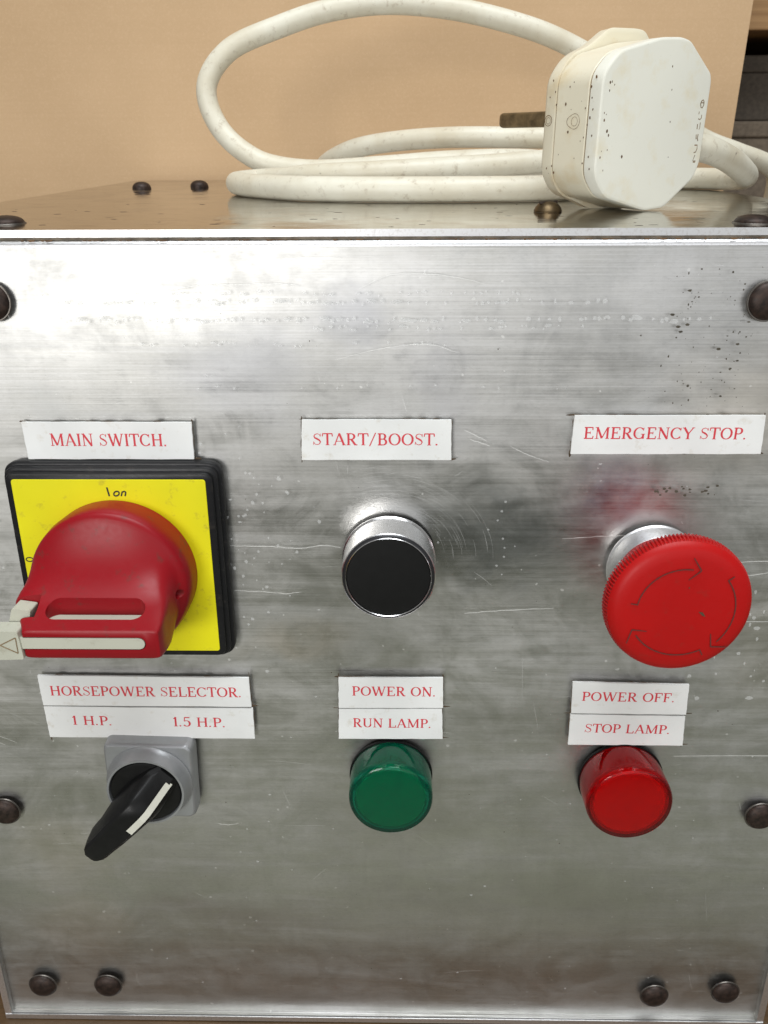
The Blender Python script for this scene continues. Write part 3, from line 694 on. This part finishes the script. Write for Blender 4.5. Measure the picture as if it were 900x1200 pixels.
# ---- wear on the front panel: scratches, dried water marks, black corrosion specks
sk = []
def scratch(pts, w=0.22, jit=0.25):
    P = catmull([(a, -b, 0) for a, b in pts], 8); P2 = [(p.x, p.y + rnd.uniform(-jit, jit) * 0.4) for p in P]; n = len(P2)
    sk.append(stroke_strip(P2, [max(0.04, w * (0.5 + 0.5 * rnd.random()) * math.sin(math.pi * (i + 0.6) / (n + 0.2)) ** 0.4) for i in range(n)], 0.012 + 0.0015 * (len(sk) % 20)))
scratch([(-47, 95), (-35, 95.2), (-25, 95.8), (-17, 94.8), (-11.8, 95.6)], 0.3)
scratch([(-46.7, 110.9), (-38, 111.2), (-30, 111.9), (-25, 111.2)], 0.26)
scratch([(28, 118.9), (40, 117.8), (57, 116.9)], 0.34); scratch([(58, 92.4), (70, 91.5), (78, 91.2)], 0.26)
scratch([(103, 174.9), (120, 174.6), (150, 174.4)], 0.34, 0.05); scratch([(105, 101.5), (120, 100), (150, 99)], 0.35)
scratch([(108, 108), (112, 104), (118, 105), (126, 103.5)], 0.4); scratch([(107, 122), (125, 121.5), (150, 121)], 0.25)
scratch([(-12, 36), (0, 33), (14, 31.5), (24, 34)], 0.2); scratch([(-5, 16), (5, 12), (20, 12.5), (32, 15)], 0.2)
scratch([(-60, 16.5), (-50, 15), (-30, 14.5), (-22, 15)], 0.22); scratch([(-40, 8), (-20, 7.5), (20, 7)], 0.12)
scratch([(40, 62), (46, 65), (52, 67)], 0.2); scratch([(28, 60), (34, 62)], 0.25); scratch([(26, 57), (33, 60.5)], 0.2)
scratch([(-140, 168), (-132, 172)], 0.22); scratch([(-138, 166), (-128, 171)], 0.18); scratch([(-60, 206), (-56, 206.6), (-52, 206)], 0.35)
main_n = len(sk)
for i in range(120):
    x, s = rnd.uniform(-150, 150), rnd.uniform(8, 300); a = rnd.choice([0, 0, 0, 0.1, -0.15, 0.6, -0.7, 1.3, 1.5]) + rnd.uniform(-.1, .1); L = rnd.choice([1.5, 2.5, 4, 7, 14]) * rnd.uniform(.6, 1.4)
    scratch([(x, s), (x + L * .5 * math.cos(a), s + L * .5 * math.sin(a) + rnd.uniform(-.3, .3)), (x + L * math.cos(a), s + L * math.sin(a))], rnd.uniform(0.07, 0.2), 0.05)
for i in range(60):                                      # swirl of fine polishing scratches round the start button
    a0 = rnd.uniform(0.0, 1.6); r = rnd.uniform(17, 33); da = rnd.uniform(.1, .5)
    scratch([(3.4 + r * math.cos(a0 + k * da / 3) * 1.05, 99.6 - r * math.sin(a0 + k * da / 3) * 0.95) for k in range(4)], rnd.uniform(.05, .11), 0.03)
obj('scratches', join(*sk[:main_n]), M['scratch'], MP, cb, smooth=0, kind='stuff')
obj('fine_scratches', join(*sk[main_n:]), M['fine'], MP, cb, smooth=0, kind='stuff')
rs = []
def blobm(x, s, r, store, z0=0.006, n=9, asp=1.0):
    store.append(([(x + r * asp * rnd.uniform(.65, 1.1) * math.cos(2 * math.pi * k / n), -s + r * rnd.uniform(.65, 1.1) * math.sin(2 * math.pi * k / n), z0 + 0.0004 * (len(store) % 12)) for k in range(n)], [tuple(range(n))]))
for row, x0, x1, pr, rr in ((19.6, -92, 66, .75, .85), (24.6, -92, 100, .8, .85), (31.5, -70, 20, .5, .5), (17.2, -88, 40, .6, .6), (26.8, -20, 60, .6, .6), (44, -60, 60, .2, .4)):
    x = x0
    while x < x1:
        if rnd.random() < pr: blobm(x, row + rnd.uniform(-.6, .6), rnd.uniform(.5, 1) * rr, rs, asp=rnd.choice([.7, 1, 1, 2.2]))
        x += rnd.uniform(1.2, 3.2)
for i in range(130): blobm(-146 + abs(rnd.gauss(0, 14)), rnd.uniform(15, 120), rnd.uniform(.25, .9), rs)
for i in range(70): blobm(-42 + rnd.gauss(0, 10), 92 + rnd.gauss(0, 18), rnd.uniform(.2, .75), rs)
for i in range(9): blobm(38 + rnd.gauss(0, 2), 80 + i * 3.1, rnd.uniform(.3, .6), rs)
for i in range(170): blobm(rnd.uniform(-150, 150), rnd.uniform(8, 300), rnd.uniform(.1, .42), rs, asp=rnd.choice([.6, 1, 1.6]))
for i in range(60): blobm(112 + rnd.gauss(0, 10), 125 + rnd.gauss(0, 12), rnd.uniform(.3, 1.0), rs, asp=rnd.choice([.5, 1, 2]))
obj('water_marks', join(*rs), M['residue'], MP, cb, smooth=0, kind='stuff')
dk = []
for i in range(120):
    x = rnd.choice([rnd.gauss(88, 3), rnd.gauss(104, 3), rnd.uniform(84, 108)]); s = rnd.uniform(10, 50)
    blobm(x, s, rnd.choice([.1, .13, .16, .2, .3, .42]), dk, 0.02, 6, rnd.choice([.6, 1, 1.8]))
for i in range(24): blobm(92 + rnd.uniform(-9, 12), 76.5 + rnd.gauss(0, .8), rnd.uniform(.15, .5), dk, 0.02, 6, 1.6)
for i in range(40): blobm(rnd.uniform(-150, 150), rnd.uniform(8, 300), rnd.uniform(.1, .3), dk, 0.02, 6)
obj('corrosion_specks', join(*dk), M['specks'], MP, cb, smooth=0, kind='stuff')
sg = []
x = -W
while x < W:
    L = rnd.uniform(0.4, 3); h = rnd.uniform(.1, .5)
    if rnd.random() < .6: sg.append(([(x, -2.6, 0), (x + L, -2.6, 0), (x + L * .8, -2.6 - h, 0.02), (x + L * .3, -2.6 - h * 1.2, 0.02)], [(0, 1, 2, 3)]))
    x += L * rnd.uniform(.5, 2)

for i in range(80):
    x = rnd.uniform(-150, 60) if rnd.random() < .7 else rnd.uniform(60, 150); y = 4 + abs(rnd.gauss(0, 70)); L = rnd.uniform(.4, 2.2); w = rnd.uniform(.2, 1.0)
    if y > 290: continue
    a = rnd.uniform(-.5, .5)
    sg.append(([(x + L * math.cos(t_) * rnd.uniform(.5, 1) + w * a, y + w * math.sin(t_) * rnd.uniform(.5, 1), 0.02 + 0.0015 * (i % 10)) for t_ in [q * math.pi / 4 for q in range(8)]], [tuple(range(8))]))
obj('top_stains', join(*[q for q in sg if len(q[0]) == 8]), M['grime'], Matrix.Identity(4), cb, smooth=0, kind='stuff')
obj('seam_dirt', join(*[q for q in sg if len(q[0]) == 4]), M['stain2'], MP @ mm(0, 0, 0.03), cb, smooth=0, kind='stuff')

# ------------------------------------------------------------------ mains plug with its cable
PSI = math.radians(35); U = Vector((math.cos(PSI), math.sin(PSI), 0)); Nn = Vector((math.sin(PSI), -math.cos(PSI), 0))
MG = Matrix((U, Vector((0, 0, 1)), Nn)).transposed().to_4x4(); MG = T(Vector((88.6, 55, 0.55)) * MM) @ MG   # u, z, outward
pg = empty('mains_plug', T(Vector((81.4, 65.2, 0)) * MM), label='cream three-pin mains plug with coiled cable lying on top of metal box', cat='plug')
oct_ = [(-26, 11), (-20.3, 4.6), (0, -0.4), (9.8, 0.2), (23.6, 9.0), (26.0, 14), (26.2, 38.5), (25.4, 41), (13, 49.8), (8.7, 50.6), (-1.2, 50.1), (-19.5, 45.8), (-26.0, 39.5)]
oc = fillet(oct_, [3.2, 3.2, 2.5, 2, 2, 2, 1.2, 1.2, 1.6, 1.6, 2.5, 3.2, 3.2], 4)
def lay(ks): return loft([[(x, y, -k) for x, y in inset(oc, d)] for k, d in ks])
obj('plug_cover', lay([(4.75, 1.6), (4.7, 0.25), (4.5, 0.0), (0.9, 0.0), (0.35, 0.15), (0.08, 0.5), (0.0, 0.95)]), M['plug'], MG, pg, smooth=28)
obj('plug_body', lay([(18.42, 1.6), (18.38, 0.3), (18.3, 0.05), (5.5, 0.1), (5.3, 0.3), (5.25, 1.6)]), M['side'], MG, pg, smooth=40)
ob = fillet([(-26, 11), (-21, 4.6), (-12, 1.8), (-6, -0.45), (10, -0.45), (23.6, 8.0), (26.0, 14), (26.2, 38.5), (25.4, 42), (13, 54.2), (8.7, 54.6), (-4, 54.2), (-13, 48.6), (-20, 46.2), (-26.0, 39.5)], [5, 3, 2, 1.5, 1.5, 2.5, 2.5, 2, 2, 2, 2, 2, 3, 5, 5], 4)
def lay2(ks): return loft([[(x, y, -k) for x, y in inset(ob, d)] for k, d in ks])
obj('plug_base', lay2([(25.0, 2.0), (24.3, 0.9), (23.0, 0.3), (19.1, 0.0), (18.95, 0.3), (18.92, 1.6)]), M['side'], MG, pg, smooth=40)
for ka, kb in ((4.6, 5.4), (18.3, 19.05)):
    obj('seam_dirt', loft([[(x, y, -k) for x, y in inset(oc, 0.55)] for k in (kb, ka)]), M['stain'], MG, pg, smooth=0)
def pin(u0, u1, z0, z1, k1, lab=None):
    pf = lambda d, k: [(x, y, -k) for x, y in fillet([(u0 + d, z0 + d), (u1 - d, z0 + d), (u1 - d, z1 - d), (u0 + d, z1 - d)], max(0.2, 1.0 - d * 0.5), 4)]
    obj('pin', loft([pf(0, 24.8), pf(0, k1 - 2.2), pf(0.25, k1 - 1.2), pf(0.7, k1 - 0.4), pf(1.2, k1)]), M['brass'], MG, pg, label=lab)
pin(-22.6, -18.6, 25.2, 30.0, 50.5, 'tarnished brass earth pin'); pin(-2, 4, 12.5, 16.5, 42.5); pin(-2, 4, 35.5, 39.5, 42.5)
MW = MG @ Matrix(((0, 0, -1, -26.02 * MM), (0, 1, 0, 0), (1, 0, 0, 0), (0, 0, 0, 1)))     # left wall: x = depth, y = up
ringm = []
def cring(cx, cy, r, w=0.24, tail=False):
    P = []
    for i in range(25):
        a = 2 * math.pi * i / 24; rr = r * (1 + (0.5 * max(0, -math.cos(a)) ** 6 if tail else 0)); P.append((cx + rr * math.cos(a), cy + rr * math.sin(a)))
    ringm.append(stroke_strip(P, [w * rnd.uniform(.6, 1.2) for _ in P], 0.03 + 0.004 * (len(ringm) % 4)))
cring(-21.7, 27, 1.55); cring(-21.7, 27, 0.95, .14); cring(-10.2, 26.6, 2.2, .16, True); cring(-10.2, 26.6, 1.3, .14)
ws = []
for (a, b, rr) in [(p_, q_, r_ * 0.78) for p_, q_, r_ in ((-20.6, 38.5, .55), (-21.6, 33.8, .45), (-19.3, 35.2, .5), (-18.6, 31.5, .5), (-13.2, 36.4, .5), (-11.6, 37.6, .35), (-14.5, 31.6, .9), (-12.6, 23.6, .8), (-6.0, 30.2, .5), (-4.3, 36.0, .7), (-3.8, 27.5, .7), (-4.6, 25.5, .5),
                   (-21.0, 12.8, .5), (-18.7, 13.6, .5), (-17.6, 11.6, .7), (-5.3, 14.6, .5), (-3.0, 16.5, .6), (-2.6, 38.6, .8), (-3.6, 33.0, .5), (-2.9, 29.8, .6), (-16.0, 17.0, .3), (-9.0, 16.0, .3), (-7.0, 21.0, .3), (-12.0, 30.0, .25), (-5.8, 22.0, .4), (-2.4, 22.5, .5), (-2.2, 13.0, .5))]:
    ws.append(([(a + rr * rnd.uniform(.4, .8) * math.cos(t_), b + rr * rnd.uniform(.6, 1) * math.sin(t_), 0.02 + 0.002 * (len(ws) % 7)) for t_ in [q * math.pi / 4 for q in range(8)]], [tuple(range(8))]))
obj('wall_specks', join(*ws), M['stain2'], MW, pg, smooth=0, kind='stuff')
obj('moulded_mark', join(*ringm), M['stain'], MW, pg, smooth=0)
# worn, dirt-filled moulded characters running down the right of the cover (barely legible in the photograph)
ch = []; zc = 32.0
for kch, c in enumerate('8C:ED4'):
    cx, cy = 22.6 - 0.02 * kch, zc - 3.4 * kch
    if c == '8': P = [[(1, .5), (.3, 1), (-.6, .6), (-.9, 0), (-.4, -.9), (.4, -1), (1, -.3), (1, .5)], [(-.6, .2), (.2, .3), (.9, .2)]]
    elif c == 'C': P = [[(-1, .9), (-1.1, .2)], [(-1.0, -.9), (0, -1.1), (.7, -.7), (.6, .1)]]
    elif c == ':': P = [[(-1, .6), (-.9, -.7)], [(.5, 1.0), (.6, -.3), (.2, -.8)]]
    elif c == 'E': P = [[(-.9, .8), (-.6, -.4)], [(.2, .9), (.1, -.2), (.6, -.9)]]
    elif c == 'D': P = [[(-1, .9), (.6, .9), (.8, 0), (.2, -.9), (-.9, -1.0)]]
    else: P = [[(.1, 1.2), (-.8, -.3), (.9, -.4)], [(-.6, -.6), (.8, -.7)]]
    for q, pl in enumerate(P):
        pl = [(cx + a * 0.9, cy + b * 1.2) for a, b in pl]; ch.append(stroke_strip(pl, [rnd.uniform(.25, .5) for _ in pl], 0.012 + 0.004 * q))
obj('moulded_lettering', join(*ch), M['stain'], MG, pg, smooth=0)
# chips and dirt along the rim
ch = []
for i in range(34):
    u = rnd.uniform(-24, 24); z = rnd.uniform(4, 47); 
    if rnd.random() < .5: u = -24.0 + rnd.uniform(-.6, 3.9)
    if (u > -15 and rnd.random() < .5) or (u > 8 and not 14 < z < 38) or (u < -20 and not 11 < z < 39): continue
    r = rnd.uniform(.18, .5)
    ch.append(([(u + r * rnd.uniform(.6, 1) * math.cos(a), max(z, 8) + r * 1.4 * rnd.uniform(.6, 1) * math.sin(a), 0.012 + 0.002 * (i % 6)) for a in [k * math.pi / 3 for k in range(6)]], [tuple(range(6))]))
obj('dirt_spots', join(*ch), M['stain2'], MG, pg, smooth=0, kind='stuff')
path = [(95, 70, 21), (103, 80, 20), (119, 92, 18.5), (134, 108, 14.5), (148, 128, 9.5), (157, 148, 6.5), (158, 168, 5), (146, 184, 4.75), (124, 180, 4.75), (100, 150, 4.75), (80, 118, 4.75),
        (60, 104, 4.75), (37, 101, 4.75), (0, 102, 4.75), (-30, 110, 4.75), (-48, 126, 4.75), (-62, 144, 4.8), (-66, 159, 5.0), (-58, 169, 5.6), (-45, 157, 6.6), (-30, 146, 8.2), (0, 141, 9.6), (41, 142, 11.6), (70, 147, 13.5), (98, 155, 16), (112, 170, 20), (100, 185, 22.5), (76, 187, 22.6), (28, 195, 23), (-9, 210, 19.6), (-28, 224, 13), (-34, 240, 7),
        (-24, 255, 4.75), (10, 258, 4.75), (50, 248, 4.75), (85, 232, 4.8), (96, 205, 7), (86, 180, 11), (62, 170, 13.5), (30, 171, 13), (0, 173, 11.0), (-32.5, 178, 9.3), (-54.2, 182.0, 11.7), (-66.7, 184.0, 17.3), (-76.3, 187.0, 25.4), (-81.9, 189.0, 34.9), (-83.3, 190.0, 43.5), (-80.8, 191.0, 50.6), (-75.2, 192.0, 57.2), (-67.2, 194.0, 62.8), (-51.4, 196, 68.7),
        (-27.7, 198, 75.7), (-0.3, 199, 78.9), (29, 200, 77.0), (58.7, 200, 71), (82.8, 202, 63.5), (109, 205, 51), (142, 212, 31), (160, 216, 21.5), (180, 221, 15.2), (200, 232, 9.5), (214, 250, 1), (218, 262, -20), (216, 268, -60), (212, 268, -140), (208, 266, -240), (204, 258, -296), (190, 250, TABLE_Z + 5), (168, 258, TABLE_Z + 4.8)]
obj('cable', tube(catmull(path, 12), 4.7, 20), M['cable'], Matrix.Identity(4), pg, smooth=60)

# ------------------------------------------------------------------ behind the box
cs = empty('cardboard_sheet', mm(-90, 312, TABLE_Z), label='large brown corrugated cardboard sheet standing upright behind the metal box', cat='cardboard')
hz = 330 - TABLE_Z
I4 = Matrix.Identity(4)
obj('liner', box(-430, 209.2, 311.6, 312.1, TABLE_Z, 330), M['card'], I4, cs, smooth=0)
obj('liner', box(-430, 209.2, 315.4, 315.9, TABLE_Z, 330), M['card'], I4, cs, smooth=0)
fv, ff = [], []; nz = int(hz / 1.6)
for i in range(nz + 1):
    z = TABLE_Z + hz * i / nz; y = 313.75 + 1.6 * math.sin(i * math.pi / 2.0)
    fv += [(-430, y, z), (208.9, y, z)]
obj('fluting', (fv, [(2 * i, 2 * i + 1, 2 * i + 3, 2 * i + 2) for i in range(nz)]), M['cardcore'], I4, cs, smooth=0)

su = empty('shelf_unit', mm(400, 560, TABLE_Z), label='orange brown wooden shelf board over a dark recess, right of the cardboard', cat='shelf')
obj('shelf_board', box(120, 760, 446, 700, 92.5, 125), M['shelf'], I4, su, smooth=0, bev=1.0)
obj('upright', box(120, 140, 450, 700, TABLE_Z, 92.3), M['shelf'], I4, su, smooth=0)
obj('upright', box(740, 760, 450, 700, TABLE_Z, 92.3), M['shelf'], I4, su, smooth=0)
obj('back_board', box(142, 738, 690, 699, TABLE_Z, 92.2), M['dark'], I4, su, smooth=0)
def carton(name, x0, x1, y0, y1, z0, z1, m, label, rot=0):
    c = empty(name, mm((x0 + x1) / 2, (y0 + y1) / 2, z0) @ Matrix.Rotation(rot, 4, 'Z'), label=label, cat='box')
    W0 = WM[c.name]; hx, hy = (x1 - x0) / 2, (y1 - y0) / 2
    obj('box_body', box(-hx, hx, -hy, hy, 0, z1 - z0 - 12), m, W0, c, smooth=0, bev=1.5)
    obj('lid', box(-hx - 1.5, hx + 1.5, -hy - 1.5, hy + 1.5, z1 - z0 - 12, z1 - z0), m, W0, c, smooth=0, bev=2)
carton('storage_box', 190, 520, 470, 660, TABLE_Z, 34, M['box1'], 'dull brown storage box in the dark shelf recess, lower of the two', -0.10)
carton('storage_box', 200, 500, 480, 660, 34.3, 80, M['box2'], 'very dark brown flat box on the lower storage box in the recess', -0.06)
